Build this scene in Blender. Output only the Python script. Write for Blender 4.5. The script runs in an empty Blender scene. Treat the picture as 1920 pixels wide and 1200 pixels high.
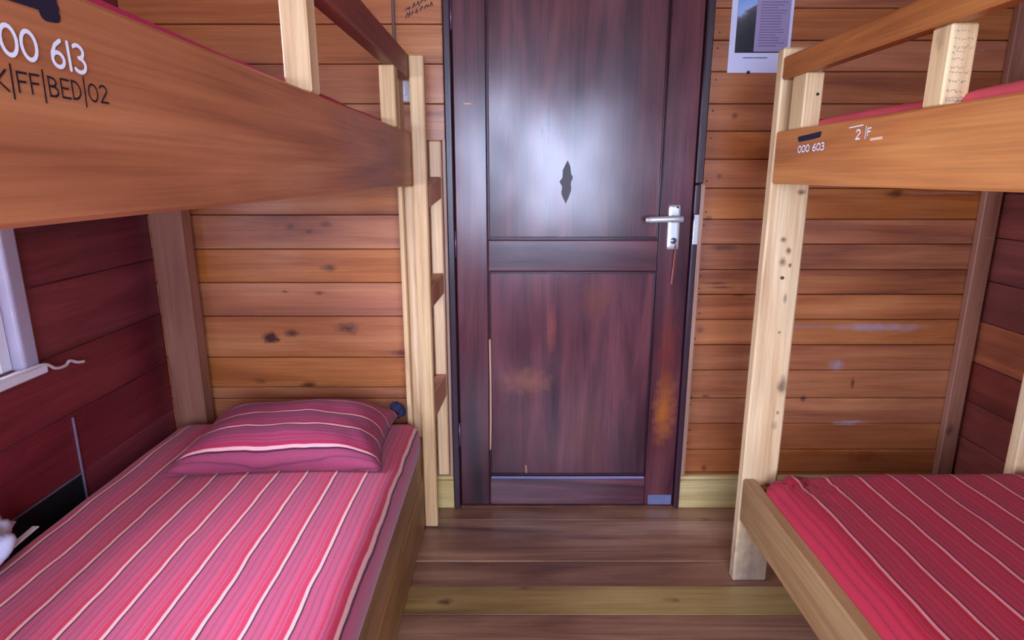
import bpy, bmesh, math, random
from mathutils import Vector, noise

random.seed(7)
scene = bpy.context.scene
COL = scene.collection

# ------------------------------------------------------------------ camera
PITCH = math.atan(272 / 1136.0)
cam_data = bpy.data.cameras.new('camera')
cam = bpy.data.objects.new('camera', cam_data)
COL.objects.link(cam)
cam_data.sensor_width = 36.0
cam_data.lens = 36.0 * 1136.0 / 1920.0
cam_data.clip_start = 0.02
cam.location = (0, 0, 1.23)
cam.rotation_euler = (math.pi / 2 - PITCH, 0, 0)
scene.camera = cam

# ------------------------------------------------------------------ exposure
vs = scene.view_settings
vs.view_transform = 'Standard'
vs.look = 'None'
vs.gamma = 1.0
vs.use_curve_mapping = False
vs.exposure = 0.75
SKY = 21.0

# ------------------------------------------------------------------ world: bright overcast sky over green ground
world = bpy.data.worlds.new('sky')
scene.world = world
world.use_nodes = True
wn = world.node_tree
wn.nodes.clear()
wo = wn.nodes.new('ShaderNodeOutputWorld')
bg = wn.nodes.new('ShaderNodeBackground')
tc = wn.nodes.new('ShaderNodeTexCoord')
sp = wn.nodes.new('ShaderNodeSeparateXYZ')
rp = wn.nodes.new('ShaderNodeValToRGB')
mr = wn.nodes.new('ShaderNodeMapRange')
mr.inputs['From Min'].default_value = -1
mr.inputs['From Max'].default_value = 1
rp.color_ramp.elements[0].position = 0.34
rp.color_ramp.elements[0].color = (0.34, 0.38, 0.40, 1)
rp.color_ramp.elements[1].position = 0.50
rp.color_ramp.elements[1].color = (0.62, 0.68, 1.0, 1)
wn.links.new(tc.outputs['Generated'], sp.inputs[0])
wn.links.new(sp.outputs['Z'], mr.inputs['Value'])
wn.links.new(mr.outputs[0], rp.inputs[0])
wn.links.new(rp.outputs[0], bg.inputs['Color'])
bg.inputs['Strength'].default_value = SKY
wn.links.new(bg.outputs[0], wo.inputs[0])


def portal(name, loc, rot, sx, sy):
    l = bpy.data.lights.new(name, 'AREA')
    l.shape = 'RECTANGLE'
    l.size = sx
    l.size_y = sy
    l.cycles.is_portal = True
    o = bpy.data.objects.new(name, l)
    o.location = loc
    o.rotation_euler = rot
    COL.objects.link(o)


# windows of the room: W1 in the left wall behind the left bunk, W2 in the wall behind the camera
XL, XR, YB, YF, ZC = -1.25, 1.66, 2.10, -1.25, 2.45
W1 = (0.12, 1.46, 0.75, 1.62)      # y0 y1 z0 z1
W2 = (-0.45, 0.95, 0.72, 1.88)      # x0 x1 z0 z1
portal('window_daylight', (XL - 0.10, (W1[0] + W1[1]) / 2, (W1[2] + W1[3]) / 2), (0, -math.pi / 2, 0), W1[3] - W1[2], W1[1] - W1[0])
portal('window_daylight', ((W2[0] + W2[1]) / 2, YF - 0.10, (W2[2] + W2[3]) / 2), (math.pi / 2, 0, 0), W2[1] - W2[0], W2[3] - W2[2])


# ------------------------------------------------------------------ materials
def srgb(r, g, b):
    def f(c):
        c /= 255.0
        return c / 12.92 if c <= 0.04045 else ((c + 0.055) / 1.055) ** 2.4
    return (f(r), f(g), f(b), 1)


class NT:
    def __init__(self, name):
        self.m = bpy.data.materials.new(name)
        self.m.use_nodes = True
        self.t = self.m.node_tree
        self.t.nodes.clear()
        self.out = self.n('ShaderNodeOutputMaterial')
        self.b = self.n('ShaderNodeBsdfPrincipled')
        self.l(self.b.outputs[0], self.out.inputs[0])

    def n(self, ty, **k):
        nd = self.t.nodes.new(ty)
        for a, v in k.items():
            setattr(nd, a, v)
        return nd

    def l(self, a, b):
        self.t.links.new(a, b)

    def math(self, op, a, b=None, c=None):
        nd = self.n('ShaderNodeMath', operation=op)
        for i, v in enumerate((a, b, c)):
            if v is None:
                continue
            if isinstance(v, (int, float)):
                nd.inputs[i].default_value = v
            else:
                self.l(v, nd.inputs[i])
        return nd.outputs[0]

    def mixc(self, fac, a, b, blend='MIX'):
        nd = self.n('ShaderNodeMix', data_type='RGBA', blend_type=blend)
        for i, v in ((0, fac), (6, a), (7, b)):
            if isinstance(v, (int, float)):
                nd.inputs[i].default_value = v
            elif isinstance(v, tuple):
                nd.inputs[i].default_value = v
            else:
                self.l(v, nd.inputs[i])
        return nd.outputs[2]

    def ramp(self, fac, stops, interp='LINEAR'):
        nd = self.n('ShaderNodeValToRGB')
        cr = nd.color_ramp
        cr.interpolation = interp
        while len(cr.elements) < len(stops):
            cr.elements.new(0.5)
        for e, (p, c) in zip(cr.elements, stops):
            e.position = p
            e.color = c
        self.l(fac, nd.inputs[0])
        return nd.outputs[0]

    def mapping(self, vec, scale):
        nd = self.n('ShaderNodeMapping')
        nd.inputs['Scale'].default_value = scale
        self.l(vec, nd.inputs['Vector'])
        return nd.outputs[0]

    def noise(self, vec, scale, detail=3, rough=0.5, dist=0.0):
        nd = self.n('ShaderNodeTexNoise')
        nd.inputs['Scale'].default_value = scale
        nd.inputs['Detail'].default_value = detail
        nd.inputs['Roughness'].default_value = rough
        nd.inputs['Distortion'].default_value = dist
        self.l(vec, nd.inputs['Vector'])
        return nd.outputs[0]


_wood = {}


def wood(axis, dark, mid, light, rough=0.5, knots=0.5, var=0.22, spots=(), coat=0.0, coatr=0.3, spec=0.5, blotch=0.5, fine=0.45, wear=None, key=''):
    """long-grain timber; axis = grain direction; spots = (x,y,z,rx,ry,rz,colour,strength) stains in room metres"""
    k = (axis, dark, mid, light, rough, knots, key)
    if k in _wood:
        return _wood[k]
    t = NT('timber_%s%s' % (axis, key))
    tcn = t.n('ShaderNodeTexCoord')
    oi = t.n('ShaderNodeObjectInfo')
    off = t.n('ShaderNodeCombineXYZ')
    t.l(t.math('MULTIPLY', oi.outputs['Random'], 17.3), off.inputs[0])
    t.l(t.math('MULTIPLY', oi.outputs['Random'], 41.7), off.inputs[1])
    t.l(t.math('MULTIPLY', oi.outputs['Random'], 9.1), off.inputs[2])
    va = t.n('ShaderNodeVectorMath', operation='ADD')
    t.l(tcn.outputs['Object'], va.inputs[0])
    t.l(off.outputs[0], va.inputs[1])
    P = va.outputs[0]
    i = 'XYZ'.index(axis)

    def sc(al, ac):
        s = [ac, ac, ac]
        s[i] = al
        return tuple(s)
    n1 = t.noise(t.mapping(P, sc(1.1, 11.0)), 1.0, 5, 0.55, 0.8)
    col = t.ramp(n1, [(0.28, dark), (0.5, mid), (0.72, light)])
    n2 = t.noise(t.mapping(P, sc(3.0, 170.0)), 1.0, 3, 0.6, 0.2)
    g = t.ramp(n2, [(0.3, (0.55, 0.5, 0.48, 1)), (0.62, (1.08, 1.08, 1.08, 1))])
    col = t.mixc(fine, col, g, 'MULTIPLY')
    # blotchy, slow variation along the board
    n3 = t.noise(t.mapping(P, sc(2.2, 4.0)), 1.0, 2)
    col = t.mixc(blotch, col, t.ramp(n3, [(0.3, (0.72, 0.66, 0.62, 1)), (0.7, (1.12, 1.1, 1.08, 1))]), 'MULTIPLY')
    if knots > 0:
        vo = t.n('ShaderNodeTexVoronoi')
        vo.inputs['Scale'].default_value = 1.0
        vo.inputs['Randomness'].default_value = 1.0
        wob = t.n('ShaderNodeVectorMath', operation='ADD')
        t.l(t.mapping(P, sc(4.5, 9.0)), wob.inputs[0])
        nn = t.n('ShaderNodeTexNoise')
        nn.inputs['Scale'].default_value = 40
        t.l(P, nn.inputs['Vector'])
        vm = t.n('ShaderNodeVectorMath', operation='SCALE')
        vm.inputs['Scale'].default_value = 0.14
        t.l(nn.outputs[1], vm.inputs[0])
        t.l(vm.outputs[0], wob.inputs[1])
        t.l(wob.outputs[0], vo.inputs['Vector'])
        kn = t.ramp(vo.outputs['Distance'], [(0.05, (1, 1, 1, 1)), (0.11, (0.45, 0.45, 0.45, 1)), (0.17, (0, 0, 0, 1))])
        sx = t.n('ShaderNodeSeparateColor')
        t.l(vo.outputs['Color'], sx.inputs[0])
        sel = t.math('LESS_THAN', sx.outputs[0], knots)
        col = t.mixc(t.math('MULTIPLY', t.math('MULTIPLY', kn, sel), 0.85), col, tuple(c * 0.28 for c in dark[:3]) + (1,))
    if spots:
        geo = t.n('ShaderNodeNewGeometry')
        pn = t.n('ShaderNodeTexNoise')
        pn.inputs['Scale'].default_value = 34
        pn.inputs['Detail'].default_value = 4
        t.l(geo.outputs['Position'], pn.inputs['Vector'])
        for (x, y, z, rx, ry, rz, c, st) in spots:
            s1 = t.n('ShaderNodeVectorMath', operation='SUBTRACT')
            t.l(geo.outputs['Position'], s1.inputs[0])
            s1.inputs[1].default_value = (x, y, z)
            s2 = t.n('ShaderNodeVectorMath', operation='DIVIDE')
            t.l(s1.outputs[0], s2.inputs[0])
            s2.inputs[1].default_value = (rx, ry, rz)
            s3 = t.n('ShaderNodeVectorMath', operation='LENGTH')
            t.l(s2.outputs[0], s3.inputs[0])
            d = t.math('ADD', s3.outputs['Value'], t.math('MULTIPLY', t.math('SUBTRACT', pn.outputs[0], 0.5), 1.1))
            e = 0.45 if st >= 0.95 else 0.1
            f = t.ramp(d, [(e, (st, st, st, 1)), (1.0 if e < 0.3 else 0.75, (0, 0, 0, 1))])
            col = t.mixc(f, col, c)
    hs = t.n('ShaderNodeHueSaturation')
    t.l(t.math('MULTIPLY_ADD', oi.outputs['Random'], var, 1.0 - var / 2), hs.inputs['Value'])
    r2 = t.math('FRACT', t.math('MULTIPLY', oi.outputs['Random'], 7.77))
    t.l(t.math('MULTIPLY_ADD', r2, 0.12, 0.94), hs.inputs['Saturation'])
    t.l(t.math('MULTIPLY_ADD', r2, 0.004, 0.498), hs.inputs['Hue'])
    t.l(col, hs.inputs['Color'])
    t.l(hs.outputs[0], t.b.inputs['Base Color'])
    rr = t.math('MULTIPLY_ADD', n3, 0.25, rough - 0.12)
    t.l(rr, t.b.inputs['Roughness'])
    t.b.inputs['Specular IOR Level'].default_value = spec
    if coat > 0:
        t.l(t.math('MULTIPLY', t.math('MULTIPLY_ADD', n3, 2.4, -0.5), coat), t.b.inputs['Coat Weight'])
    t.b.inputs['Coat Roughness'].default_value = coatr
    bp = t.n('ShaderNodeBump')
    bp.inputs['Strength'].default_value = 0.25
    bp.inputs['Distance'].default_value = 0.002
    t.l(n2, bp.inputs['Height'])
    t.l(bp.outputs[0], t.b.inputs['Normal'])
    _wood[k] = t.m
    return t.m


def plain(name, col, rough=0.5, metal=0.0, nscale=0, namt=0.15, spec=0.5):
    t = NT(name)
    if nscale:
        tcn = t.n('ShaderNodeTexCoord')
        n1 = t.noise(tcn.outputs['Object'], nscale, 4)
        c = t.mixc(n1, tuple(v * (1 - namt) for v in col[:3]) + (1,), tuple(min(1, v * (1 + namt)) for v in col[:3]) + (1,))
        t.l(c, t.b.inputs['Base Color'])
    else:
        t.b.inputs['Base Color'].default_value = col
    t.b.inputs['Roughness'].default_value = rough
    t.b.inputs['Metallic'].default_value = metal
    t.b.inputs['Specular IOR Level'].default_value = spec
    return t.m


def stripes(name, axis, period=0.08, phase=0.0, sign=1.0, cols=None, sheen=0.05):
    t = NT(name)
    tcn = t.n('ShaderNodeTexCoord')
    sx = t.n('ShaderNodeSeparateXYZ')
    t.l(tcn.outputs['Object'], sx.inputs[0])
    lo = t.noise(tcn.outputs['Object'], 7.0, 2)
    u = t.math('ADD', t.math('MULTIPLY', sx.outputs['XYZ'.index(axis)], sign), t.math('MULTIPLY', t.math('SUBTRACT', lo, 0.5), 0.012))
    fr = t.math('FRACT', t.math('ADD', t.math('DIVIDE', u, period), phase + 20))
    pale, dk, mau, pnk, red = cols
    mid = tuple((p + q) / 2 for p, q in zip(mau, pnk))
    line = tuple((p + q) / 2 for p, q in zip(mau, dk))
    col = t.ramp(fr, [(0.0, pale), (0.065, pale), (0.085, dk), (0.11, dk), (0.13, mau), (0.22, mid), (0.27, mau), (0.285, line), (0.30, mau), (0.38, mid), (0.44, mau), (0.455, line),
                      (0.47, mau), (0.54, pnk), (0.60, mid), (0.68, red), (0.73, pnk), (0.78, mau), (0.795, line), (0.81, pnk), (0.89, red), (0.98, red), (1.0, pale)])
    # woven thread
    wv = t.noise(t.mapping(tcn.outputs['Object'], (420, 420, 420)), 1.0, 1)
    col = t.mixc(0.35, col, t.ramp(wv, [(0.35, (0.7, 0.68, 0.68, 1)), (0.65, (1.15, 1.12, 1.12, 1))]), 'MULTIPLY')
    t.l(col, t.b.inputs['Base Color'])
    t.b.inputs['Roughness'].default_value = 0.85
    t.b.inputs['Sheen Weight'].default_value = sheen
    t.b.inputs['Specular IOR Level'].default_value = 0.2
    t.b.inputs['Sheen Roughness'].default_value = 0.5
    bp = t.n('ShaderNodeBump')
    bp.inputs['Strength'].default_value = 0.3
    bp.inputs['Distance'].default_value = 0.004
    n2 = t.noise(tcn.outputs['Object'], 24.0, 3)
    t.l(n2, bp.inputs['Height'])
    t.l(bp.outputs[0], t.b.inputs['Normal'])
    return t.m


BLACKB = srgb(40, 14, 16)
# wall planks (left of door, right of door), with their big knots as stains
KN = srgb(62, 24, 26)
wallL_spots = [(-.591, YB, .698, .055, .05, .028, KN, .9), (-.871, YB, .66, .05, .05, .032, KN, .95), (-.787, YB, .678, .035, .05, .02, KN, .8),
               (-.641, YB, 1.066, .03, .05, .013, KN, .7), (-.761, YB, 1.057, .022, .05, .014, KN, .7), (-.395, YB, .604, .04, .05, .016, KN, .8),
               (-.916, YB, .497, .03, .05, .013, KN, .7), (-.70, YB, 1.04, .016, .05, .01, KN, .6), (-.80, YB, .83, .015, .05, .008, KN, .7), (-.68, YB, .825, .02, .05, .008, KN, .7)]
wallR_spots = [(.735, YB, .985, .055, .05, .014, KN, .85), (.672, YB, 1.085, .018, .05, .012, KN, .85), (.70, YB, 1.225, .014, .05, .012, KN, .8),
               (.735, YB, .845, .06, .05, .007, KN, .8), (.715, YB, .86, .05, .05, .006, KN, .7), (.674, YB, .69, .02, .05, .014, KN, .6),
               (.71, YB, .44, .018, .05, .010, KN, .9), (.655, YB, .435, .012, .05, .010, KN, .9), (.725, YB, .15, .015, .05, .02, KN, .9),
               (.735, YB, 1.42, .014, .05, .012, KN, .7), (1.15, YB, .215, .16, .05, .03, srgb(150, 72, 20), .8), (1.33, YB, .20, .12, .05, .03, srgb(130, 50, 16), .8),
               (1.25, YB, .335, .07, .05, .012, srgb(170, 150, 165), .8), (1.18, YB, .56, .035, .05, .025, srgb(165, 140, 145), .75),
               (1.30, YB, .70, .20, .05, .018, srgb(165, 145, 158), .75), (1.02, YB, .705, .2, .05, .010, srgb(150, 115, 115), .6), (1.245, YB, .49, .010, .05, .025, KN, .8), (1.07, YB, .43, .014, .05, .014, KN, .8)]
PLANK_L = wood('X', srgb(146, 74, 36), srgb(192, 112, 58), srgb(212, 138, 80), coat=1.0, coatr=0.19, rough=0.42, knots=0.10, spots=wallL_spots, var=0.14, key='wall_l')
PLANK_R = wood('X', srgb(128, 64, 32), srgb(172, 98, 50), srgb(196, 124, 70), coat=0.8, coatr=0.2, rough=0.42, knots=0.10, spots=wallR_spots, var=0.16, key='wall_r')
PLANK_DARK = wood('Y', srgb(92, 26, 34), srgb(128, 44, 52), srgb(148, 58, 64), rough=0.5, knots=0.05, var=0.2, key='left_wall')
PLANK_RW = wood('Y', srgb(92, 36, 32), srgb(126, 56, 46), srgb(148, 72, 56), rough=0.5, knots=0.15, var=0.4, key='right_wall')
PLANK_RW_LIGHT = wood('Y', srgb(130, 66, 44), srgb(170, 96, 64), srgb(188, 110, 76), rough=0.5, knots=0.2, var=0.1, key='right_wall_l')
RAIL_L = wood('Y', srgb(154, 86, 54), srgb(192, 118, 76), srgb(210, 142, 96), rough=0.42, knots=0.06, var=0.06, key='rail_l')
RAIL_R = wood('Y', srgb(164, 90, 32), srgb(196, 116, 42), srgb(210, 136, 58), rough=0.45, knots=0.06, var=0.06, key='rail_r')
LOWRAIL = wood('Y', srgb(124, 86, 52), srgb(160, 118, 76), srgb(182, 142, 96), rough=0.5, knots=0.2, var=0.1, key='lowrail')
PALE_Z = wood('Z', srgb(194, 150, 104), srgb(226, 186, 136), srgb(242, 212, 164), rough=0.5, spots=[(.735,1.64,1.06,.012,.05,.010,KN,.9),(.752,1.64,1.03,.010,.05,.012,KN,.9),(.738,1.64,1.0,.012,.05,.016,KN,.75),(.742,1.64,.955,.009,.05,.007,KN,.95),(.760,1.64,.99,.006,.05,.008,KN,.9),(.756,1.64,.90,.007,.05,.022,KN,.6),(.750,1.64,.80,.006,.05,.006,KN,.8),(.770,1.64,1.185,.014,.05,.010,KN,.9),(.770,1.64,.56,.006,.05,.008,KN,.8),(.765,1.64,.52,.012,.05,.016,KN,.5),(.74,1.66,.03,.12,.08,.20,srgb(112,96,96),.75)], knots=0.45, var=0.08, key='pale')
PALE_Y = wood('Y', srgb(194, 150, 104), srgb(226, 186, 136), srgb(242, 212, 164), rough=0.5, knots=0.35, var=0.08, key='pale')
BROWN_Z = wood('Z', srgb(120, 70, 52), srgb(156, 102, 78), srgb(178, 124, 96), rough=0.5, knots=0.25, var=0.1, key='brown')
GUARD_L = wood('Y', srgb(120, 54, 40), srgb(146, 72, 54), srgb(160, 84, 62), rough=0.45, knots=0.05, var=0.05, key='guard_l')
BASE_X = wood('X', srgb(176, 146, 88), srgb(206, 180, 118), srgb(224, 204, 148), rough=0.5, knots=0.25, var=0.05, key='skirting')
FLOOR_D = wood('X', srgb(88, 56, 46), srgb(146, 102, 78), srgb(180, 138, 106), rough=0.42, knots=0.12, var=0.22, key='floor', coat=0.7, coatr=.26, blotch=0.9)
FLOOR_Y = wood('X', srgb(124, 92, 54), srgb(170, 138, 82), srgb(192, 162, 104), rough=0.42, knots=0.15, var=0.05, key='floor_y', coat=0.6, coatr=.26, blotch=0.8)
DARK_PLY = wood('Y', srgb(80, 44, 34), srgb(100, 58, 44), srgb(116, 70, 54), rough=0.6, knots=0.0, var=0.1, key='ply')
ORG = srgb(172, 96, 44)
door_spots = [(.555, YB, .40, .05, .1, .17, ORG, .85), (.555, YB, .62, .04, .1, .2, srgb(112, 44, 30), .8), (.05, YB, .50, .11, .1, .06, srgb(140, 84, 64), .6),
              (.14, YB, .70, .02, .1, .12, srgb(140, 70, 60), .6), (.30, YB, .80, .07, .1, .1, srgb(110, 56, 40), .6), (.27, YB, .28, .09, .1, .14, srgb(96, 46, 40), .6),
              (.121, YB, 1.40, .006, .1, .10, srgb(14, 8, 14), .9), (.10, YB, 1.37, .006, .1, .03, srgb(14, 8, 14), .8)]
DOOR_Z = wood('Z', srgb(44, 20, 28), srgb(86, 44, 52), srgb(118, 66, 70), rough=0.40, knots=0.04, var=0.06, spots=door_spots, coat=0.95, coatr=0.22, spec=0.15, blotch=0.8, key='door')
DOOR_X = wood('X', srgb(44, 20, 28), srgb(86, 44, 52), srgb(118, 66, 70), rough=0.40, knots=0.04, var=0.06, coat=0.95, coatr=0.22, spec=0.15, blotch=0.8, key='door')
FRAME_Z = wood('Z', srgb(34, 14, 24), srgb(50, 24, 36), srgb(64, 34, 46), rough=0.36, knots=0.0, var=0.05, coat=0.3, key='frame')
FRAME_X = wood('X', srgb(34, 14, 24), srgb(50, 24, 36), srgb(64, 34, 46), rough=0.36, knots=0.0, var=0.05, coat=0.3, key='frame')
TRIM_Z = wood('Z', srgb(170, 122, 100), srgb(196, 150, 126), srgb(212, 172, 150), rough=0.5, knots=0.0, var=0.05, key='trim')
WHITE = plain('white_paint', srgb(232, 230, 234), 0.45, nscale=30, namt=0.05)
LAV = plain('grey_window_paint', srgb(176, 168, 186), 0.4, nscale=14, namt=0.12)
NICKEL = plain('satin_aluminium', srgb(225, 230, 232), 0.28, 0.7, nscale=60, namt=0.06)
DARKSLOT = plain('dark_recess', srgb(18, 14, 20), 0.7, nscale=60)
PAINT_W = plain('white_lettering', srgb(240, 236, 246), 0.6)
PAINT_K = plain('black_marker', srgb(26, 16, 28), 0.6)
PAINT_B = plain('blue_black_patch', srgb(28, 22, 46), 0.6, nscale=50, namt=0.3)
PENCIL = plain('pencil_mark', srgb(120, 112, 120), 0.8)
PAPER = plain('poster_paper', srgb(206, 204, 228), 0.6, nscale=9, namt=0.05)
PAPER2 = plain('poster_text_panel', srgb(152, 134, 168), 0.6, nscale=20, namt=0.04)
INK = plain('poster_ink', srgb(100, 86, 118), 0.7)
BLACKINK = plain('poster_black', srgb(14, 10, 24), 0.6)
NAIL = plain('nail_head', srgb(84, 48, 38), 0.5, 0.3, nscale=80)
PLASTIC = plain('pale_plastic', srgb(205, 214, 232), 0.35, nscale=30, namt=0.12)
LINE = plain('dull_batten', srgb(128, 104, 122), .6, nscale=30, namt=.2)
CORDW = plain('white_cord', srgb(226, 214, 212), 0.6, nscale=60, namt=0.06)
REDCORD = plain('brown_cord', srgb(150, 78, 62), 0.7, nscale=60)
NAVY = plain('navy_fabric', srgb(34, 32, 66), 0.85, nscale=40, namt=0.3)
GREYW = plain('grey_wire', srgb(112, 84, 78), 0.6, nscale=40)
CEIL = wood('X', srgb(140, 90, 60), srgb(170, 115, 80), srgb(190, 135, 95), rough=0.6, knots=0.2, var=0.2, key='ceiling')

gl = NT('window_glass')
gl.t.nodes.remove(gl.b)
tr = gl.n('ShaderNodeBsdfTransparent')
tr.inputs[0].default_value = (0.94, 0.98, 0.97, 1)
gg = gl.n('ShaderNodeBsdfGlossy')
gg.inputs['Roughness'].default_value = 0.02
fz = gl.n('ShaderNodeFresnel')
fz.inputs['IOR'].default_value = 1.3
mx = gl.n('ShaderNodeMixShader')
gl.l(fz.outputs[0], mx.inputs[0])
gl.l(tr.outputs[0], mx.inputs[1])
gl.l(gg.outputs[0], mx.inputs[2])
gl.l(mx.outputs[0], gl.out.inputs[0])
GLASS = gl.m


# ------------------------------------------------------------------ builders
def link(name, me, mat, parent=None, loc=(0, 0, 0), smooth=False):
    o = bpy.data.objects.new(name, me)
    COL.objects.link(o)
    if mat and not me.materials:
        me.materials.append(mat)
    if smooth:
        for p in me.polygons:
            p.use_smooth = True
    o.location = loc
    if parent:
        o.parent = parent
        pw = Vector((0, 0, 0))
        q = parent
        while q:
            pw += q.location
            q = q.parent
        o.location = Vector(loc) - pw
    return o


def tag(o, label=None, cat=None, group=None, kind=None):
    for k, v in (('label', label), ('category', cat), ('group', group), ('kind', kind)):
        if v:
            o[k] = v
    return o


def empty(name, loc, label=None, cat=None, group=None, kind=None):
    o = bpy.data.objects.new(name, None)
    o.empty_display_size = 0.1
    COL.objects.link(o)
    o.location = loc
    return tag(o, label, cat, group, kind)


def box(name, x0, x1, y0, y1, z0, z1, mat, parent=None, bev=0.003, seg=1):
    bm = bmesh.new()
    bmesh.ops.create_cube(bm, size=1)
    for v in bm.verts:
        v.co = Vector((v.co.x * (x1 - x0), v.co.y * (y1 - y0), v.co.z * (z1 - z0)))
    if bev > 0:
        bmesh.ops.bevel(bm, geom=bm.edges[:], offset=min(bev, 0.4 * min(x1 - x0, y1 - y0, z1 - z0)), segments=seg, affect='EDGES', profile=0.5)
    me = bpy.data.meshes.new(name)
    bm.to_mesh(me)
    bm.free()
    return link(name, me, mat, parent, ((x0 + x1) / 2, (y0 + y1) / 2, (z0 + z1) / 2))


def tube(name, pts, r, mat, parent=None, seg=8, sy=1.0):
    """swept tube along pts; r may be a list"""
    base = Vector(pts[0])
    P = [Vector(p) - base for p in pts]
    R = r if isinstance(r, (list, tuple)) else [r] * len(P)
    vs_, fs = [], []
    up = Vector((0.13, 0.21, 1)).normalized()
    for i, p in enumerate(P):
        d = (P[min(i + 1, len(P) - 1)] - P[max(i - 1, 0)]).normalized()
        a = d.cross(up)
        if a.length < 1e-3:
            a = d.cross(Vector((1, 0, 0)))
        a.normalize()
        b = d.cross(a).normalized()
        for k in range(seg):
            t = 2 * math.pi * k / seg
            vs_.append(p + a * math.cos(t) * R[i] + b * math.sin(t) * R[i] * sy)
    n = len(P)
    for i in range(n - 1):
        for k in range(seg):
            k2 = (k + 1) % seg
            fs.append((i * seg + k, i * seg + k2, (i + 1) * seg + k2, (i + 1) * seg + k))
    fs.append(tuple(range(seg - 1, -1, -1)))
    fs.append(tuple((n - 1) * seg + k for k in range(seg)))
    me = bpy.data.meshes.new(name)
    me.from_pydata([tuple(v) for v in vs_], [], fs)
    me.update()
    return link(name, me, mat, parent, tuple(base), True)


def smooth_pts(pts, n=6):
    out = []
    P = [Vector(p) for p in pts]
    for i in range(len(P) - 1):
        p0, p1, p2, p3 = P[max(i - 1, 0)], P[i], P[i + 1], P[min(i + 2, len(P) - 1)]
        for k in range(n):
            t = k / n
            out.append(0.5 * ((2 * p1) + (p2 - p0) * t + (2 * p0 - 5 * p1 + 4 * p2 - p3) * t * t + (3 * p1 - p0 - 3 * p2 + p3) * t ** 3))
    out.append(P[-1])
    return out


def ribbon(name, strokes, width, to3d, normal, mat, parent, thick=0.0006):
    """brush strokes lying on a surface: strokes are 2-D polylines, to3d maps them to the room"""
    bm = bmesh.new()
    nrm = Vector(normal)

    cnt = [0]

    def poly(pts):
        q = [to3d(*p) for p in pts]
        cnt[0] += 1
        top = [bm.verts.new(v + nrm * (thick + cnt[0] * 4e-6)) for v in q]
        try:
            bm.faces.new(top)
        except ValueError:
            pass
    for s in strokes:
        for i in range(len(s) - 1):
            a, b = Vector(s[i]), Vector(s[i + 1])
            d = b - a
            if d.length < 1e-6:
                continue
            d.normalize()
            n = Vector((-d.y, d.x)) * width / 2
            poly([a + n, b + n, b - n, a - n])
        for p in s:
            p = Vector(p)
            poly([p + Vector((math.cos(k * math.pi / 4), math.sin(k * math.pi / 4))) * width / 2 for k in range(8)])
    c = Vector((0, 0, 0))
    for v in bm.verts:
        c += v.co
    c /= max(1, len(bm.verts))
    for v in bm.verts:
        v.co -= c
    me = bpy.data.meshes.new(name)
    bm.to_mesh(me)
    bm.free()
    return link(name, me, mat, parent, tuple(c))


def arc(cx, cy, rx, ry, a0, a1, n=14):
    return [(cx + rx * math.cos(math.radians(a0 + (a1 - a0) * i / n)), cy + ry * math.sin(math.radians(a0 + (a1 - a0) * i / n))) for i in range(n + 1)]


GLYPH = {
    '0': ([arc(.3, .5, .28, .48, 90, 450, 18)], .72),
    '6': ([[(.46, .98), (.22, .78), (.06, .45)] + arc(.29, .27, .24, .26, 160, 520, 16)], .68),
    '1': ([[(.08, 1.0), (.1, 0)]], .32),
    '3': ([arc(.2, .76, .24, .24, 140, -80, 10) + arc(.2, .26, .28, .27, 90, -140, 12)], .62),
    '2': ([arc(.25, .74, .24, .25, 160, -20, 10) + [(.03, .02), (.52, .04)]], .64),
    'K': ([[(.05, 1), (.05, 0)], [(.5, .98), (.08, .45), (.52, .0)]], .66),
    '|': ([[(.1, 1.28), (.06, -.35)]], .3),
    'F': ([[(.05, .98), (.05, 0)], [(.05, .96), (.5, .98)], [(.05, .52), (.42, .54)]], .62),
    'B': ([[(.05, 1), (.05, 0)], [(.05, .98)] + arc(.2, .75, .24, .22, 80, -80, 8) + [(.05, .52)] + arc(.22, .27, .28, .25, 80, -80, 8) + [(.05, .02)]], .66),
    'E': ([[(.5, .98), (.05, .98), (.05, .02), (.5, .02)], [(.05, .52), (.42, .52)]], .62),
    'D': ([[(.05, 1), (.05, 0)], [(.05, .98)] + arc(.12, .5, .4, .48, 80, -80, 12) + [(.05, .02)]], .7),
    ' ': ([], .4),
}


def write(name, text, u0, v0, h, width, to3d, normal, mat, parent, stretch=1.0, slope=0.0):
    strokes = []
    x = u0
    for ch in text:
        g, w = GLYPH[ch]
        for s in g:
            strokes.append([(x + p[0] * h * stretch, v0 + p[1] * h + slope * (x - u0)) for p in s])
        x += w * h * stretch
    return ribbon(name, strokes, width, to3d, normal, mat, parent)


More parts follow.
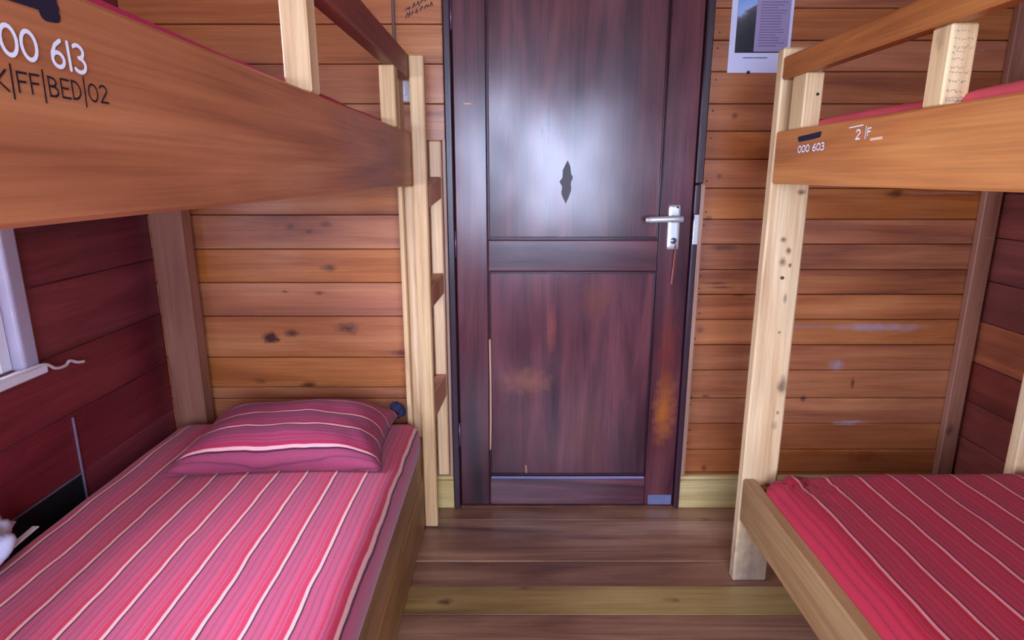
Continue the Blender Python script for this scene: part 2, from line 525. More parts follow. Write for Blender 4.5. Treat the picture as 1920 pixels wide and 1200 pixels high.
def rbox_mesh(name, dx, dy, dz, r, nx, ny, nz, fn=None):
    """soft rounded box centred on x,y with z from 0 to dz"""
    bm = bmesh.new()
    cache = {}

    def vert(i, j, k):
        key = (i, j, k)
        if key in cache:
            return cache[key]
        p = Vector(((i / nx - .5) * dx, (j / ny - .5) * dy, k / nz * dz))
        inner = Vector((max(-dx / 2 + r, min(dx / 2 - r, p.x)), max(-dy / 2 + r, min(dy / 2 - r, p.y)), max(r, min(dz - r, p.z))))
        d = p - inner
        if d.length > 1e-9:
            m = max(abs(d.x), abs(d.y), abs(d.z))
            p = inner + d.normalized() * m
        if fn:
            p = fn(p, i / nx, j / ny, k / nz)
        cache[key] = bm.verts.new(p)
        return cache[key]
    for j in range(ny):
        for i in range(nx):
            bm.faces.new([vert(i, j, nz), vert(i + 1, j, nz), vert(i + 1, j + 1, nz), vert(i, j + 1, nz)])
            bm.faces.new([vert(i, j, 0), vert(i, j + 1, 0), vert(i + 1, j + 1, 0), vert(i + 1, j, 0)])
    for k in range(nz):
        for i in range(nx):
            bm.faces.new([vert(i, 0, k), vert(i + 1, 0, k), vert(i + 1, 0, k + 1), vert(i, 0, k + 1)])
            bm.faces.new([vert(i, ny, k), vert(i, ny, k + 1), vert(i + 1, ny, k + 1), vert(i + 1, ny, k)])
        for j in range(ny):
            bm.faces.new([vert(0, j, k), vert(0, j, k + 1), vert(0, j + 1, k + 1), vert(0, j + 1, k)])
            bm.faces.new([vert(nx, j, k), vert(nx, j + 1, k), vert(nx, j + 1, k + 1), vert(nx, j, k + 1)])
    me = bpy.data.meshes.new(name)
    bm.to_mesh(me)
    bm.free()
    return me


# ------------------------------------------------------------------ the setting
# floor: boards running across the room
floor = box('floor', XL - .12, XR + .12, YF - .12, YB + .12, -0.12, -0.025, DARK_PLY, bev=0)
tag(floor, 'worn dark wooden plank floor between the bunk beds', kind='structure')
fy = [YB + .02, 1.990, 1.872, 1.746, 1.624, 1.498]
while fy[-1] > YF:
    fy.append(fy[-1] - 0.125)
for i in range(len(fy) - 1):
    m = FLOOR_Y if i == 4 or i == 13 else FLOOR_D
    b = box('floor_plank', XL, XR, fy[i + 1] + .0012, fy[i] - .0012, -0.025, (0, -.0016, -.0004, -.0024, -.0008)[i % 5], m, floor, 0.0015)
    if i == 4:
        b['label'] = 'yellowish floor plank'

ceiling = box('ceiling', XL - .12, XR + .12, YF - .12, YB + .12, ZC, ZC + .1, CEIL, bev=0)
tag(ceiling, 'wooden board ceiling above the bunks', kind='structure')

# wall with the door
DX0, DX1, DZ1 = -0.222, 0.640, 2.09      # opening that holds the door and its frame
wall_back = box('wall_back', XL - .12, XR + .12, YB + .016, YB + .12, -0.1, ZC, DARK_PLY, bev=0)
tag(wall_back, 'wall of horizontal varnished planks around the dark door', kind='structure')
jl = [0, .11, .22, .33, .43, .474, .588, .741, .862, .98, 1.097, 1.21, 1.339, 1.457, 1.579, 1.698, 1.815, 1.93, 2.05, 2.16, 2.27, 2.36, ZC]
jr = [0, .135, .227, .332, .432, .54, .635, .729, .82, .908, .997, 1.082, 1.186, 1.281, 1.371, 1.457, 1.556, 1.65, 1.745, 1.84, 1.94, 2.04, 2.14, 2.24, 2.34, ZC]
for i in range(len(jl) - 1):
    top = jl[i] >= DZ1 - .05
    box('plank', XL, DX1 if top else DX0, YB - .001 * (i % 2), YB + .016, jl[i] + .0012, jl[i + 1] - .0012, PLANK_L, wall_back, 0.002)
for i in range(len(jr) - 1):
    x0 = DX1
    pl = box('plank', x0, XR, YB - .001 * (i % 2), YB + .016, jr[i] + .0012, jr[i + 1] - .0012, PLANK_R, wall_back, 0.002)
# nail heads near the plank ends beside the door
bmn = bmesh.new()
bmesh.ops.create_cone(bmn, cap_ends=True, segments=8, radius1=.0032, radius2=.0026, depth=.0025)
bmesh.ops.rotate(bmn, verts=bmn.verts, matrix=__import__('mathutils').Matrix.Rotation(math.pi / 2, 3, 'X'))
nail_me = bpy.data.meshes.new('nail')
bmn.to_mesh(nail_me)
bmn.free()
nail_me.materials.append(NAIL)
for i in range(1, 18):
    for f in (.25, .75):
        if random.random() < .5:
            continue
        z = jr[i] + f * (jr[i + 1] - jr[i])
        link('nail', nail_me, None, wall_back, (.662 + random.uniform(-.005, .005), YB - .0016, z))

# left wall with a window opening; wide dark boards
def wall_left_boards():
    wl = empty('wall_left', (XL, 0, 0), 'dark maroon boarded wall behind the left bunk', kind='structure')
    zs = [0, .20, .392, .57, W1[2], .945, 1.27, W1[3], 1.9, 2.18, ZC]
    for i in range(len(zs) - 1):
        z0, z1 = zs[i] + .001, zs[i + 1] - .001
        spans = [(YF, YB + .016)]
        if zs[i] >= W1[2] - .01 and zs[i + 1] <= W1[3] + .01:
            spans = [(YF, W1[0]), (W1[1], YB + .016)]
        for a, b in spans:
            box('plank', XL - .10, XL - (.001 if i % 2 else 0), a, b, z0, z1, PLANK_DARK, wl, 0.002)
    # raised thin battens forming the corner of a low hatch
    box('batten', XL, XL + .006, 1.606, 1.610, .28, .56, LINE, wl, 0.0005)
    box('batten', XL, XL + .005, 1.30, 1.604, .388, .392, LINE, wl, 0.0005)
    box('hatch_recess', XL, XL + .002, 1.30, 1.604, .20, .386, DARKSLOT, wl, 0)
wall_left_boards()

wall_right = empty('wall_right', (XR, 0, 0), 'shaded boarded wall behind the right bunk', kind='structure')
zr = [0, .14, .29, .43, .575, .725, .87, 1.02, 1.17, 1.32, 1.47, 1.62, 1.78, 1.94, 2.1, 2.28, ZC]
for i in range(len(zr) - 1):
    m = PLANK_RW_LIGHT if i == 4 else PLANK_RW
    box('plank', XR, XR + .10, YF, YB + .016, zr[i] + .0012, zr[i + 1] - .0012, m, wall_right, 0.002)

wall_front = empty('wall_front', (0, YF, 0), 'boarded wall with the large window opposite the door', kind='structure')
zf = [0, .24, .48, W2[2], 1.0, 1.24, 1.53, 1.76, W2[3], 2.24, ZC]
for i in range(len(zf) - 1):
    spans = [(XL - .1, XR + .1)]
    if zf[i] >= W2[2] - .01 and zf[i + 1] <= W2[3] + .01:
        spans = [(XL - .1, W2[0]), (W2[1], XR + .1)]
    for a, b in spans:
        box('plank', a, b, YF - .10, YF, zf[i] + .001, zf[i + 1] - .001, PLANK_R, wall_front, 0.002)

# corner batten at the right
tr1 = box('trim_1', 1.590, 1.647, YB - .028, YB - .001, 0.0, ZC, BROWN_Z, None, 0.003)
tag(tr1, 'upright wooden batten in the corner behind the right bunk', kind='structure')
# thin pale strips beside the door frame
tr2 = box('trim_2', DX1 - .008, DX1 + .012, YB - .012, YB - .001, .125, 1.20, TRIM_Z, None, 0.002)
tag(tr2, 'narrow pale strip along the handle side of the door frame', kind='structure')
tr3 = box('trim_3', DX0 - .010, DX0 + .004, YB - .012, YB - .001, .125, 1.345, TRIM_Z, None, 0.002)
tag(tr3, 'narrow pale strip along the hinge side of the door frame', kind='structure')

bb = empty('baseboard_right', (.95, YB, 0), 'pale yellow skirting board right of the door', kind='structure')
box('board', .618, 1.585, YB - .030, YB - .002, .0, .113, BASE_X, bb, 0.003)
box('cap_strip', .625, 1.585, YB - .022, YB - .002, .1135, .128, BASE_X, bb, 0.002)
bb = empty('baseboard_left', (-.7, YB, 0), 'pale skirting board left of the door behind the ladder', kind='structure')
box('board', -1.06, -.194, YB - .030, YB - .002, .0, .113, BASE_X, bb, 0.003)
box('cap_strip', -1.06, -.200, YB - .022, YB - .002, .1135, .128, BASE_X, bb, 0.002)

# ------------------------------------------------------------------ door
door = empty('door_1', (.21, YB, 0), 'dark purple-brown panelled wooden door with a pale lever handle', kind='structure')
LX0, LX1 = -.192, .610
F0, F1 = YB - .022, YB + .015
SX0, SX1 = -.083, .502
box('stile', LX0, SX0, F0, F1, .010, 2.06, DOOR_Z, door, 0.004)
box('stile', SX1, LX1, F0, F1, .010, 2.06, DOOR_Z, door, 0.004)
box('cross_rail', SX0, SX1, F0, F1, .010, .126, DOOR_X, door, 0.004)
box('cross_rail', SX0, SX1, F0, F1, .905, 1.014, DOOR_X, door, 0.004)
box('cross_rail', SX0, SX1, F0, F1, 1.93, 2.06, DOOR_X, door, 0.004)
up = box('door_panel', SX0, SX1, YB - .008, YB + .012, 1.014, 1.93, DOOR_Z, door, 0)
box('door_panel', SX0, SX1, YB - .008, YB + .012, .126, .905, DOOR_Z, door, 0)
# slim beads round the panels
for (z0, z1) in ((.126, .905), (1.014, 1.93)):
    box('bead', SX0 + .0015, SX0 + .007, YB - .016, YB - .007, z0 + .002, z1 - .002, FRAME_Z, door, 0.002)
    box('bead', SX1 - .007, SX1 - .0015, YB - .016, YB - .007, z0 + .002, z1 - .002, FRAME_Z, door, 0.002)
    box('bead', SX0 + .007, SX1 - .007, YB - .016, YB - .007, z0 + .002, z0 + .009, FRAME_X, door, 0.002)
    box('bead', SX0 + .007, SX1 - .007, YB - .016, YB - .007, z1 - .009, z1 - .002, FRAME_X, door, 0.002)
# pale worn splinter beside the left bead, and worn bottom ledge with its window glare painted on as a strip
ribbon('scuff_or_glare', [[(SX0 + .004, .66), (SX0 + .0055, .50), (SX0 + .005, .36), (SX0 + .003, .24)]], .006, lambda u, v: Vector((u, YB - .0232, v)), (0, -1, 0), TRIM_Z, door)
ribbon('scuff_or_glare', [[(SX0 + .01, .1285), (.2, .128), (SX1 - .01, .1285)]], .009, lambda u, v: Vector((u, F0 - .0002, v - .004)), (0, -1, 0), plain('blue_grey_worn_glare', srgb(120, 118, 160), .4, nscale=40, namt=.2), door)
box('kick_plate', .515, .603, F0 - .002, F0 + .001, .012, .052, plain('worn_zinc', srgb(120, 124, 160), .4, .4, nscale=40, namt=.3), door, 0.0005)
ribbon('scuff_or_glare', [[(.052, .165), (.054, .135)]], .006, lambda u, v: Vector((u, YB - .0085, v)), (0, -1, 0), TRIM_Z, door)
ribbon('scuff_or_glare', [[(-.155, 1.455), (-.135, 1.455)]], .005, lambda u, v: Vector((u, F0 - .0002, v)), (0, -1, 0), TRIM_Z, door)
# leaf-shaped dark stain on the upper panel
bm = bmesh.new()
ctr = [(.186, 1.278), (.196, 1.255), (.198, 1.235), (.205, 1.222), (.198, 1.205), (.200, 1.180), (.193, 1.160), (.183, 1.135), (.172, 1.155), (.166, 1.172), (.170, 1.190), (.160, 1.208), (.170, 1.222), (.170, 1.245), (.178, 1.262)]
bm.faces.new([bm.verts.new(Vector((x - .183, -.0006, z - 1.205))) for x, z in ctr])
me = bpy.data.meshes.new('stain')
bm.to_mesh(me)
bm.free()
st = link('stain', me, plain('dark_door_stain', srgb(38, 14, 26), .5, nscale=60, namt=.3), door, (.183, YB - .0085, 1.205))
st['label'] = 'leaf-shaped dark stain'
# hinges
for z in (.30, 1.0, 1.72):
    h = tube('hinge', [(LX0 - .001, F0 - .004, z - .045), (LX0 - .001, F0 - .004, z + .045)], .0055, plain('hinge_metal%d' % int(z * 10), srgb(110, 80, 104), .4, .5), door, 10)
# frame
box('jamb', DX0 + .003, LX0 - .002, YB - .035, YB + .014, 0, 2.088, FRAME_Z, door, 0.004)
box('jamb', LX1 + .002, DX1 - .003, YB - .035, YB + .0005, 1.201, 2.088, FRAME_Z, door, 0.004)
box('jamb', LX1 + .002, DX1 - .009, YB - .035, YB + .014, 0, 1.200, FRAME_Z, door, 0.004)
box('frame_head', LX0 - .002, LX1 + .002, YB - .035, YB + .014, 2.063, 2.088, FRAME_X, door, 0.003)
box('threshold', LX0 - .002, LX1 + .002, YB - .030, YB + .014, 0.0, .0085, DARK_PLY, door, 0.002)
box('strike_plate', LX1 + .0035, DX1 - .010, YB - .0375, YB - .034, 1.00, 1.10, NICKEL, door, 0.001)
# lock plate with lever
plate = rbox_mesh('lock_plate', .040, .010, .150, .0045, 8, 4, 16)
pl = link('lock_plate', plate, NICKEL, door, (.549, F0 - .004, .982), True)
pl['label'] = 'pale metal lock plate'
PX, PY = .549, F0 - .009
tube('lever_neck', [(PX, PY + .002, 1.087), (PX, PY - .038, 1.087)], [.0105, .0095], NICKEL, pl, 14)
tube('lever', smooth_pts([(PX + .016, PY - .040, 1.087), (PX - .005, PY - .042, 1.088), (PX - .045, PY - .041, 1.087), (PX - .085, PY - .036, 1.085), (PX - .104, PY - .030, 1.084)]),
     [.0112] * 4 + [.0112] * 10 + [.0104] * 6 + [.009] * 3 + [.0078, .005], NICKEL, pl, 14)
tube('lock_cylinder', [(PX, PY + .002, 1.012), (PX, PY - .004, 1.012)], .0105, plain('lock_brass', srgb(150, 160, 175), .3, .8), pl, 16)
box('keyhole', PX - .0012, PX + .0012, PY - .0052, PY - .0038, 1.006, 1.018, DARKSLOT, pl, 0)
for z in (.990, 1.124):
    tube('screw', [(PX + .008, PY + .002, z), (PX + .008, PY - .0015, z)], .0035, DARKSLOT, pl, 10)

kc = tube('key_cord', smooth_pts([(.5535, PY - .004, 1.006), (.556, PY - .010, .992), (.555, PY - .006, .95), (.553, PY - .003, .90), (.551, PY - .002, .862)], 5),
          [.0022] * 8 + [.0028] * 6 + [.0038] * 5 + [.0042, .003], REDCORD, None, 8)
tag(kc, 'thin reddish-brown cord hanging from the door lock', 'cord')

# ------------------------------------------------------------------ windows
def window(name, axis, a0, a1, z0, z1, face, sgn, label):
    """casing + sash + glass in an opening; face = wall plane, sgn points into the room"""
    w = empty(name, (face, (a0 + a1) / 2, z0) if axis == 'Y' else ((a0 + a1) / 2, face, z0), label, kind='structure')

    def bx(nm, u0, u1, d0, d1, h0, h1, mat, bev=.003, par=w, seg=1):
        d0, d1 = sorted((face + sgn * d0, face + sgn * d1))
        if axis == 'Y':
            return box(nm, d0, d1, u0, u1, h0, h1, mat, par, bev, seg)
        return box(nm, u0, u1, d0, d1, h0, h1, mat, par, bev, seg)
    c = .05
    bx('casing', a0 - c, a0 + .002, -.02, .022, z0 - .005, z1 + c, LAV, .009, seg=3)
    bx('casing', a1 - .002, a1 + c, -.02, .022, z0 - .005, z1 + c, LAV, .009, seg=3)
    bx('casing', a0, a1, -.02, .022, z1, z1 + c, LAV, .009, seg=3)
    bx('window_sill', a0 - c, a1 + c, -.09, .040, z0 - .022, z0 - .002, WHITE, .004)
    s = .04
    bx('sash', a0 + .002, a0 + s, -.040, -.008, z0, z1, WHITE, .004)
    bx('sash', a1 - s, a1 - .002, -.040, -.008, z0, z1, WHITE, .004)
    bx('sash', a0 + s, a1 - s, -.040, -.008, z0, z0 + s, WHITE, .004)
    bx('sash', a0 + s, a1 - s, -.040, -.008, z1 - s, z1 - .002, WHITE, .004)
    mid = (a0 + a1) / 2
    bx('glazing_bar', mid - .018, mid + .018, -.040, -.008, z0 + s, z1 - s, WHITE, .004)
    bx('pane', a0 + s - .004, mid - .016, -.026, -.022, z0 + s - .004, z1 - s + .004, GLASS, 0)
    bx('pane', mid + .016, a1 - s + .004, -.026, -.022, z0 + s - .004, z1 - s + .004, GLASS, 0)
    return w


window('window_1', 'Y', W1[0], W1[1], W1[2], W1[3], XL, 1, 'bright window with white sash and grey casing beside the left bunk')
window('window_2', 'X', W2[0], W2[1], W2[2], W2[3], YF, 1, 'large white-framed window opposite the door')

sc_ = tube('cord', smooth_pts([(XL + .030, 1.30, .7535), (XL + .034, 1.42, .7535), (XL + .036, 1.50, .752), (XL + .030, 1.545, .728), (XL + .026, 1.585, .722), (XL + .022, 1.61, .728), (XL + .02, 1.64, .715), (XL + .02, 1.665, .709)], 6), .0045, CORDW, None, 8)
tag(sc_, 'white cord trailing off the window sill over the left bunk', 'cord')

# ------------------------------------------------------------------ bunk beds
RX = -.312      # aisle face of the left bunk
bedL = empty('bunk_bed', (-.75, 1.03, 0), 'brown wooden bunk bed left of the door, numbers painted on its upper rail', 'bunk bed')
ur = box('upper_rail', RX - .036, RX, .03, 2.066, 1.197, 1.356, RAIL_L, bedL, 0.004)
box('upper_rail', -1.19, -1.154, .03, 2.0, 1.197, 1.356, RAIL_L, bedL, 0.004)
box('end_rail', -1.152, RX - .04, 2.012, 2.04, 1.197, 1.30, RAIL_L, bedL, 0.003)
box('end_rail', -1.152, RX - .04, .035, .063, 1.197, 1.356, RAIL_L, bedL, 0.003)
box('upper_base', -1.152, RX - .038, .066, 2.010, 1.212, 1.230, DARK_PLY, bedL, 0.001)
# posts: far pair and near pair
box('post', -1.190, -1.082, 2.003, 2.066, 0, 1.196, BROWN_Z, bedL, 0.004)
box('post', -.367, -.3495, 1.985, 2.066, 0, 1.60, PALE_Z, bedL, 0.004)
box('post', -.349, -.314, 2.000, 2.066, 0, 1.196, PALE_Z, bedL, 0.004)
box('post', -1.190, -1.082, .03, .09, 0, 1.196, BROWN_Z, bedL, 0.004)
box('post', -.42, -.3495, .03, .075, 0, 1.60, PALE_Z, bedL, 0.004)
# lower level
lr = box('lower_rail', RX - .034, RX - .006, .035, 1.998, .186, .325, LOWRAIL, bedL, 0.003)
box('plinth_board', RX - .030, RX, .035, 1.998, .004, .185, LOWRAIL, bedL, 0.005)
box('lower_rail', -1.19, -1.16, .095, 1.998, .186, .325, LOWRAIL, bedL, 0.003)
box('lower_base', -1.155, RX - .036, .04, 1.995, .262, .280, DARK_PLY, bedL, 0.001)
# guard rail and its uprights
box('guard_rail', RX - .036, RX, .035, 1.984, 1.516, 1.584, GUARD_L, bedL, 0.004)
for y in (.30, 1.005, 1.72):
    box('guard_post', RX - .043, RX - .001, y, y + .046, 1.3565, 1.5155, PALE_Z, bedL, 0.003)

TL = lambda u, v: Vector((RX, u, v))
write('white_number', '000 613', .3815, 1.3020, .0180, .0028, TL, (1, 0, 0), PAINT_W, ur, 1.25)
write('black_code', 'K|FF|BED|02', .3890, 1.2805, .0125, .0014, TL, (1, 0, 0), PAINT_K, ur, 1.38, .03)
ribbon('paint_patch', [[(.30, 1.347), (.38, 1.345), (.449, 1.346)], [(.30, 1.341), (.40, 1.340), (.450, 1.341)], [(.44, 1.335), (.45, 1.336)]], .010, TL, (1, 0, 0), PAINT_B, ur)

# right bunk
QX = .687
bedR = empty('bunk_bed', (1.14, .85, 0), 'orange-brown wooden bunk bed right of the door with a pale upright post', 'bunk bed')
urr = box('upper_rail', QX, QX + .036, -.20, 1.643, 1.207, 1.339, RAIL_R, bedR, 0.004)
box('upper_rail', 1.556, 1.592, -.20, 1.643, 1.207, 1.339, RAIL_R, bedR, 0.004)
box('end_rail', QX + .040, 1.554, 1.612, 1.640, 1.207, 1.339, RAIL_R, bedR, 0.003)
box('end_rail', QX + .040, 1.554, -.195, -.167, 1.207, 1.339, RAIL_R, bedR, 0.003)
box('upper_base', QX + .038, 1.554, -.165, 1.610, 1.220, 1.238, DARK_PLY, bedR, 0.001)
box('post', QX, QX + .104, 1.645, 1.683, 0, 1.544, PALE_Z, bedR, 0.005)
box('post', 1.490, 1.592, 1.645, 1.683, 0, 1.544, PALE_Z, bedR, 0.004)
box('post', QX, QX + .104, -.24, -.202, 0, 1.544, PALE_Z, bedR, 0.004)
box('post', 1.490, 1.592, -.24, -.202, 0, 1.544, PALE_Z, bedR, 0.004)
box('lower_rail', QX, QX + .038, -.20, 1.643, .214, .352, LOWRAIL, bedR, 0.005)
box('lower_rail', 1.556, 1.592, -.20, 1.643, .214, .352, LOWRAIL, bedR, 0.004)
box('end_rail', QX + .040, 1.554, 1.614, 1.642, .214, .330, LOWRAIL, bedR, 0.003)
box('lower_base', QX + .040, 1.554, -.195, 1.611, .262, .280, DARK_PLY, bedR, 0.001)
box('guard_rail', QX, QX + .034, -.20, 1.643, 1.465, 1.520, RAIL_R, bedR, 0.004)
s1 = box('guard_post', QX + .003, QX + .046, 1.512, 1.584, 1.3395, 1.4645, PALE_Z, bedR, 0.003)
tube('bolt_hole', [(QX + .033, 1.5125, 1.415), (QX + .033, 1.5110, 1.415)], .0035, DARKSLOT, s1, 10)
s2 = box('guard_post', QX + .010, QX + .054, 1.040, 1.088, 1.3395, 1.4645, PALE_Z, bedR, 0.003)
box('guard_post', QX + .010, QX + .054, .40, .448, 1.3395, 1.4645, PALE_Z, bedR, 0.003)
# faint pencil notes on the bright upright
TS = lambda u, v: Vector((u, 1.040, v))
rnd = random.Random(3)
stk = []
for zz in (1.452, 1.440, 1.428, 1.421, 1.411, 1.398, 1.391, 1.377, 1.362, 1.352, 1.347):
    x = QX + .016
    end = QX + .016 + rnd.uniform(.016, .03)
    while x < end:
        n = rnd.uniform(.002, .004)
        stk.append([(x, zz + rnd.uniform(-.002, .002)), (x + n * .5, zz + rnd.uniform(-.003, .003)), (x + n, zz + rnd.uniform(-.002, .002))])
        x += n + rnd.uniform(.001, .003)
ribbon('pencil_note', stk, .0007, TS, (0, -1, 0), PENCIL, s2, .0003)
# marks on the right rail (read left to right: u runs from the door towards the camera)
TR = lambda u, v: Vector((QX, -u, v))
ribbon('tape_patch', [[(-1.512, 1.315), (-1.46, 1.317), (-1.408, 1.320)], [(-1.508, 1.311), (-1.45, 1.313), (-1.41, 1.316)]], .009, TR, (-1, 0, 0), PAINT_B, urr)
write('white_number', '000 603', -1.510, 1.282, .015, .0030, TR, (-1, 0, 0), PAINT_W, urr, 1.9, .02)
write('white_mark', '2', -1.262, 1.299, .018, .0030, TR, (-1, 0, 0), PAINT_W, urr, 1.6)
write('white_mark', '|F', -1.230, 1.304, .014, .0024, TR, (-1, 0, 0), PAINT_W, urr, 1.7)
ribbon('white_mark', [[(-1.290, 1.323), (-1.24, 1.325)]], .0022, TR, (-1, 0, 0), PAINT_W, urr)
ribbon('white_mark', [[(-1.208, 1.296), (-1.172, 1.297)]], .005, TR, (-1, 0, 0), plain('pale_tape', srgb(240, 190, 160), .6), urr)

# ------------------------------------------------------------------ mattresses
STR_L = stripes('striped_sheet_left', 'X', .084, .30, cols=(srgb(240, 170, 158), srgb(76, 24, 44), srgb(174, 72, 96), srgb(206, 74, 100), srgb(196, 42, 70)), sheen=.15)
STR_R = stripes('striped_sheet_right', 'X', .090, .75, cols=(srgb(240, 140, 132), srgb(104, 20, 38), srgb(172, 40, 58), srgb(196, 44, 62), srgb(182, 20, 42)))
STR_P = stripes('striped_pillowcase', 'Y', .082, .11, -1.0, cols=(srgb(236, 172, 166), srgb(76, 26, 46), srgb(146, 66, 90), srgb(176, 70, 98), srgb(172, 46, 74)))
RED = plain('red_sheet', srgb(200, 40, 84), .85, nscale=30, namt=.12)


def mattress(name, x0, x1, y0, y1, z0, z1, mat, seed, crumple=0.0, r=.045, over=0.0, oz=0.0):
    cx, cy = (x0 + x1) / 2, (y0 + y1) / 2
    dx, dy, dz = x1 - x0, y1 - y0, z1 - z0

    def fn(p, u, v, w):
        q = Vector((p.x * 3 + seed, p.y * 2.2, seed * 1.7))
        q2 = Vector((p.x * 9 + seed, p.y * 7, seed * 2.7))
        a = noise.noise(q) * .006 + noise.noise(q2) * .003
        t = max(0, (p.z / dz))
        p = p + Vector((0, 0, a * t))
        # side wall bulge
        s = math.sin(min(1, max(0, p.z / dz)) * math.pi) * .008
        p.x += s * (1 if p.x > 0 else -1) * min(1, max(0, (abs(p.x) - (dx / 2 - .06)) / .06))
        if crumple:
            d = math.hypot(p.x - (-dx / 2), p.y - dy / 2)
            e = math.exp(-(d / .16) ** 2) * crumple
            ang = math.atan2(p.y - dy / 2 + .02, p.x + dx / 2 - .02)
            p.z += e * (.010 * math.sin(ang * 17 + seed) - .012)
            p.y -= e * .010 * (1 + math.sin(ang * 9))
        return p
    me = rbox_mesh(name, dx, dy, dz, r, 48, 72, 8, fn)
    return link(name, me, mat, None, (cx, cy, z0), True)


m1 = mattress('mattress', -1.130, -.316, .075, 1.935, .281, .414, STR_L, 1.3)
tag(m1, 'pink striped mattress on the lower left bunk carrying the pillow', 'mattress')
m2 = mattress('mattress', QX + .042, 1.535, -.14, 1.604, .281, .405, STR_R, 4.1, 1.0)
tag(m2, 'red striped mattress on the lower right bunk with bunched corner', 'mattress')
m3 = mattress('mattress', -1.13, RX - .044, .10, 1.98, 1.231, 1.385, RED, 2.2, r=.016)
tag(m3, 'red mattress edge showing above the upper left rail', 'mattress')
m4 = mattress('mattress', QX + .045, 1.535, -.14, 1.570, 1.239, 1.362, plain('coral_sheet', srgb(206, 72, 78), .85, nscale=30, namt=.12), 3.2, r=.018)
tag(m4, 'coral red mattress edge showing above the upper right rail', 'mattress')


# ------------------------------------------------------------------ pillow
def pillow_mesh():
    nx, ny = 44, 34
    LX, LY, H = .60, .40, .108
    bm = bmesh.new()

    def pos(i, j, side):
        u, v = i / nx * 2 - 1, j / ny * 2 - 1
        e = (max(0, 1 - abs(u) ** 3.2) ** .55) * (max(0, 1 - abs(v) ** 3.0) ** .55)
        x = u * LX / 2 * (1 - .055 * (1 - abs(u)) * 0 - .06 * (1 - v * v) * abs(u) ** 3 * 0)
        # pinched sides: edges draw in between the corners
        x = u * (LX / 2 - .022 * (1 - v * v) * abs(u) ** 2)
        y = v * (LY / 2 - .018 * (1 - u * u) * abs(v) ** 2)
        lump = noise.noise(Vector((u * 2.1, v * 2.0, 3.3))) * .010 + noise.noise(Vector((u * 5, v * 5, 1.3))) * .004
        wr = .004 * math.sin((u * 6 + v * 4) * 3) * (abs(u) ** 4)
        z = H * .30 + side * e * (H * .70 if side > 0 else H * .30) + e * (lump + wr) * (1 if side > 0 else 0)
        # the corners and rim sag down to the mattress
        z -= (1 - e) * H * .22 * (1 if abs(u) > .2 or abs(v) > .2 else 0)
        if v > 0:
            z += .012 * v * e
        return Vector((x, y, max(z, .002)))
    T = [[bm.verts.new(pos(i, j, 1)) for i in range(nx + 1)] for j in range(ny + 1)]
    B = [[(T[j][i] if i in (0, nx) or j in (0, ny) else bm.verts.new(pos(i, j, -1))) for i in range(nx + 1)] for j in range(ny + 1)]
    for j in range(ny):
        for i in range(nx):
            bm.faces.new([T[j][i], T[j][i + 1], T[j + 1][i + 1], T[j + 1][i]])
            bm.faces.new([B[j][i], B[j + 1][i], B[j + 1][i + 1], B[j][i + 1]])
    me = bpy.data.meshes.new('pillow')
    bm.to_mesh(me)
    bm.free()
    return me


pw = link('pillow', pillow_mesh(), STR_P, None, (-.675, 1.735, .419), True)
pw.rotation_euler = (math.radians(1.5), 0, math.radians(3))
tag(pw, 'striped pink pillow at the wall end of the lower left bunk', 'pillow')

# ------------------------------------------------------------------ ladder
lad = empty('ladder', (-.27, 2.0, 0), 'narrow wooden ladder fixed to the side of the left bunk beside the door', 'ladder')
box('side_rail', RX + .0015, RX + .046, 1.944, 1.978, 0, 1.580, PALE_Z, lad, 0.004)
box('side_rail', -.272, -.232, 2.046, 2.078, .150, 1.338, PALE_Z, lad, 0.004)
for (f0, f1, r0, r1) in ((.400, .500, .466, .546), (.795, .867, .835, .906), (1.125, 1.195, 1.155, 1.225)):
    bm = bmesh.new()
    zc = (f0 + r1) / 2
    co = [(RX + .004, 1.9785, f0, f1), (RX + .0455, 1.9785, f0, f1), (-.2315, 2.0455, r0, r1), (-.268, 2.0455, r0, r1)]
    lo = [bm.verts.new((x + .27, y - 2.01, a - zc)) for x, y, a, b in co]
    hi = [bm.verts.new((x + .27, y - 2.01, b - zc)) for x, y, a, b in co]
    bm.faces.new(lo[::-1])
    bm.faces.new(hi)
    for k in range(4):
        bm.faces.new([lo[k], lo[(k + 1) % 4], hi[(k + 1) % 4], hi[k]])
    bmesh.ops.bevel(bm, geom=bm.edges[:], offset=.003, segments=1, affect='EDGES')
    me = bpy.data.meshes.new('rung')
    bm.to_mesh(me)
    bm.free()
    link('rung', me, BROWN_Z, lad, (-.27, 2.01, zc))

# ------------------------------------------------------------------ things on the wall
po = empty('poster', (.795, YB, 1.552), 'pale poster with a dark mountain photo and text panel right of the door', 'poster')
Y0 = YB - .0035
box('paper', .697, .894, Y0, YB - .0012, 1.552, 1.872, PAPER, po, 0.0004)
box('black_border', .716, .884, Y0 - .0004, Y0 + .0002, 1.612, 1.850, BLACKINK, po, 0)
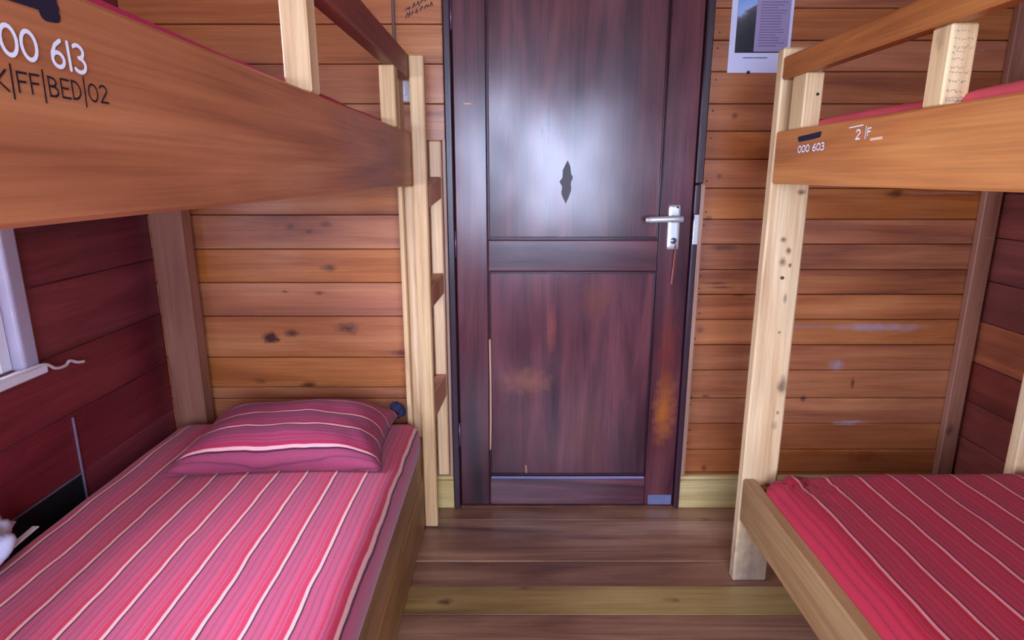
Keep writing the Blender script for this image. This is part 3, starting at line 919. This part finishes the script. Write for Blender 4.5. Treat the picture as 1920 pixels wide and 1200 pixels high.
# photo: sky above a dark slope
t = NT('mountain_photo')
tcn = t.n('ShaderNodeTexCoord')
sx = t.n('ShaderNodeSeparateXYZ')
t.l(tcn.outputs['Object'], sx.inputs[0])
nz = t.noise(tcn.outputs['Object'], 26, 4)
zz = t.math('ADD', sx.outputs[2], t.math('MULTIPLY', t.math('SUBTRACT', nz, .5), .05))
zz = t.math('SUBTRACT', zz, t.math('MULTIPLY', sx.outputs[0], .55))
f = t.math('MULTIPLY_ADD', zz, 4.2, .5)
c = t.ramp(f, [(0.0, srgb(14, 10, 26)), (.26, srgb(26, 28, 34)), (.44, srgb(60, 56, 66)), (.50, srgb(96, 88, 96)), (.53, srgb(150, 170, 215)), (.75, srgb(110, 150, 215)), (1, srgb(90, 130, 205))])
t.l(c, t.b.inputs['Base Color'])
t.b.inputs['Roughness'].default_value = .5
box('photo_print', .7165, .776, Y0 - .0008, Y0 - .0003, 1.6155, 1.850, t.m, po, 0)
tp = box('text_panel', .776, .884, Y0 - .0008, Y0 - .0003, 1.6155, 1.850, PAPER2, po, 0)
rnd = random.Random(11)
st_ = []
z = 1.835
while z > 1.63:
    st_.append([(.790, z), (.790 + rnd.uniform(.05, .085), z)])
    z -= rnd.choice((.008, .008, .008, .014))
ribbon('text_lines', st_, .0022, lambda u, v: Vector((u, Y0 - .0009, v)), (0, -1, 0), INK, tp, .0002)
ribbon('caption', [[(.745, 1.597), (.778, 1.597)], [(.782, 1.597), (.822, 1.597)]], .003, lambda u, v: Vector((u, Y0 - .0001, v)), (0, -1, 0), INK, po, .0002)
tube('pin', [(.765, Y0, 1.553), (.765, Y0 - .003, 1.553)], .005, DARKSLOT, po, 10)

sw = empty('light_switch', (-.353, YB, 1.464), 'small white light switch on planks between ladder and bunk guard', 'switch')
box('switch_plate', -.378, -.330, YB - .010, YB - .002, 1.462, 1.528, WHITE, sw, 0.003)
box('rocker', -.364, -.344, YB - .014, YB - .0095, 1.480, 1.510, WHITE, sw, 0.002)
wr = tube('wire', smooth_pts([(-.376, YB - .005, 2.40), (-.375, YB - .005, 2.0), (-.376, YB - .005, 1.76), (-.377, YB - .005, 1.60), (-.370, YB - .005, 1.531)]), .0055, GREYW, None, 8)
tag(wr, 'grey-brown wire running down the planks to the light switch', 'wire')

# scribbled pen marks on the plank above the ladder
rnd = random.Random(5)
stk = []
for row, z0 in enumerate((1.722, 1.742)):
    x = -.338
    while x < -.252:
        z = z0 + (x + .338) * .42
        stk.append([(x + rnd.uniform(-.002, .002), z - rnd.uniform(.003, .008)), (x + rnd.uniform(.002, .006), z + rnd.uniform(.002, .008)), (x + rnd.uniform(.004, .010), z + rnd.uniform(-.006, .004))])
        x += rnd.uniform(.009, .015)
hw = ribbon('handwriting', stk, .0030, lambda u, v: Vector((u, YB - .0012, v)), (0, -1, 0), PAINT_K, wall_back)

# ------------------------------------------------------------------ small things on the left bunk
def blob(name, loc, size, seed, mat, rough_=.35):
    bm = bmesh.new()
    bmesh.ops.create_icosphere(bm, subdivisions=4, radius=1)
    for v in bm.verts:
        n = v.co.normalized()
        d = 1 + rough_ * noise.noise(n * 1.7 + Vector((seed, 0, 0))) + rough_ * .8 * abs(noise.noise(n * 4 + Vector((0, seed, 0)))) - .1
        q = n * d
        v.co = Vector((q.x * size[0], q.y * size[1], max(q.z, -.75) * size[2]))
    me = bpy.data.meshes.new(name)
    bm.to_mesh(me)
    bm.free()
    return link(name, me, mat, None, loc, True)


bag = blob('plastic_bag', (-1.118, 1.115, .462), (.050, .085, .060), 4.2, PLASTIC)
tag(bag, 'crumpled pale blue plastic bag against the wall on the lower left bunk', 'bag')
bm = bmesh.new()
pts = [(0, 0), (.030, -.004), (.10, .040), (.105, .052), (.098, .055), (.0, .028)]
bot = [bm.verts.new((-.01 + y * .3, x, .000 + .12 * x)) for x, y in pts]
me = box('plastic_strip', -1.128, -1.112, 1.17, 1.275, .414, .4175, CORDW, None, .001)
me.rotation_euler = (math.radians(3), 0, math.radians(2))
me.location.z += .006
tag(me, 'thin white plastic strip lying on the sheet beside the crumpled bag', 'strip')
bm.free()
nv = blob('cloth', (-.398, 1.968, .436), (.030, .022, .032), 9.1, NAVY, .3)
tag(nv, 'small navy cloth tucked between the pillow and the planks', 'cloth')
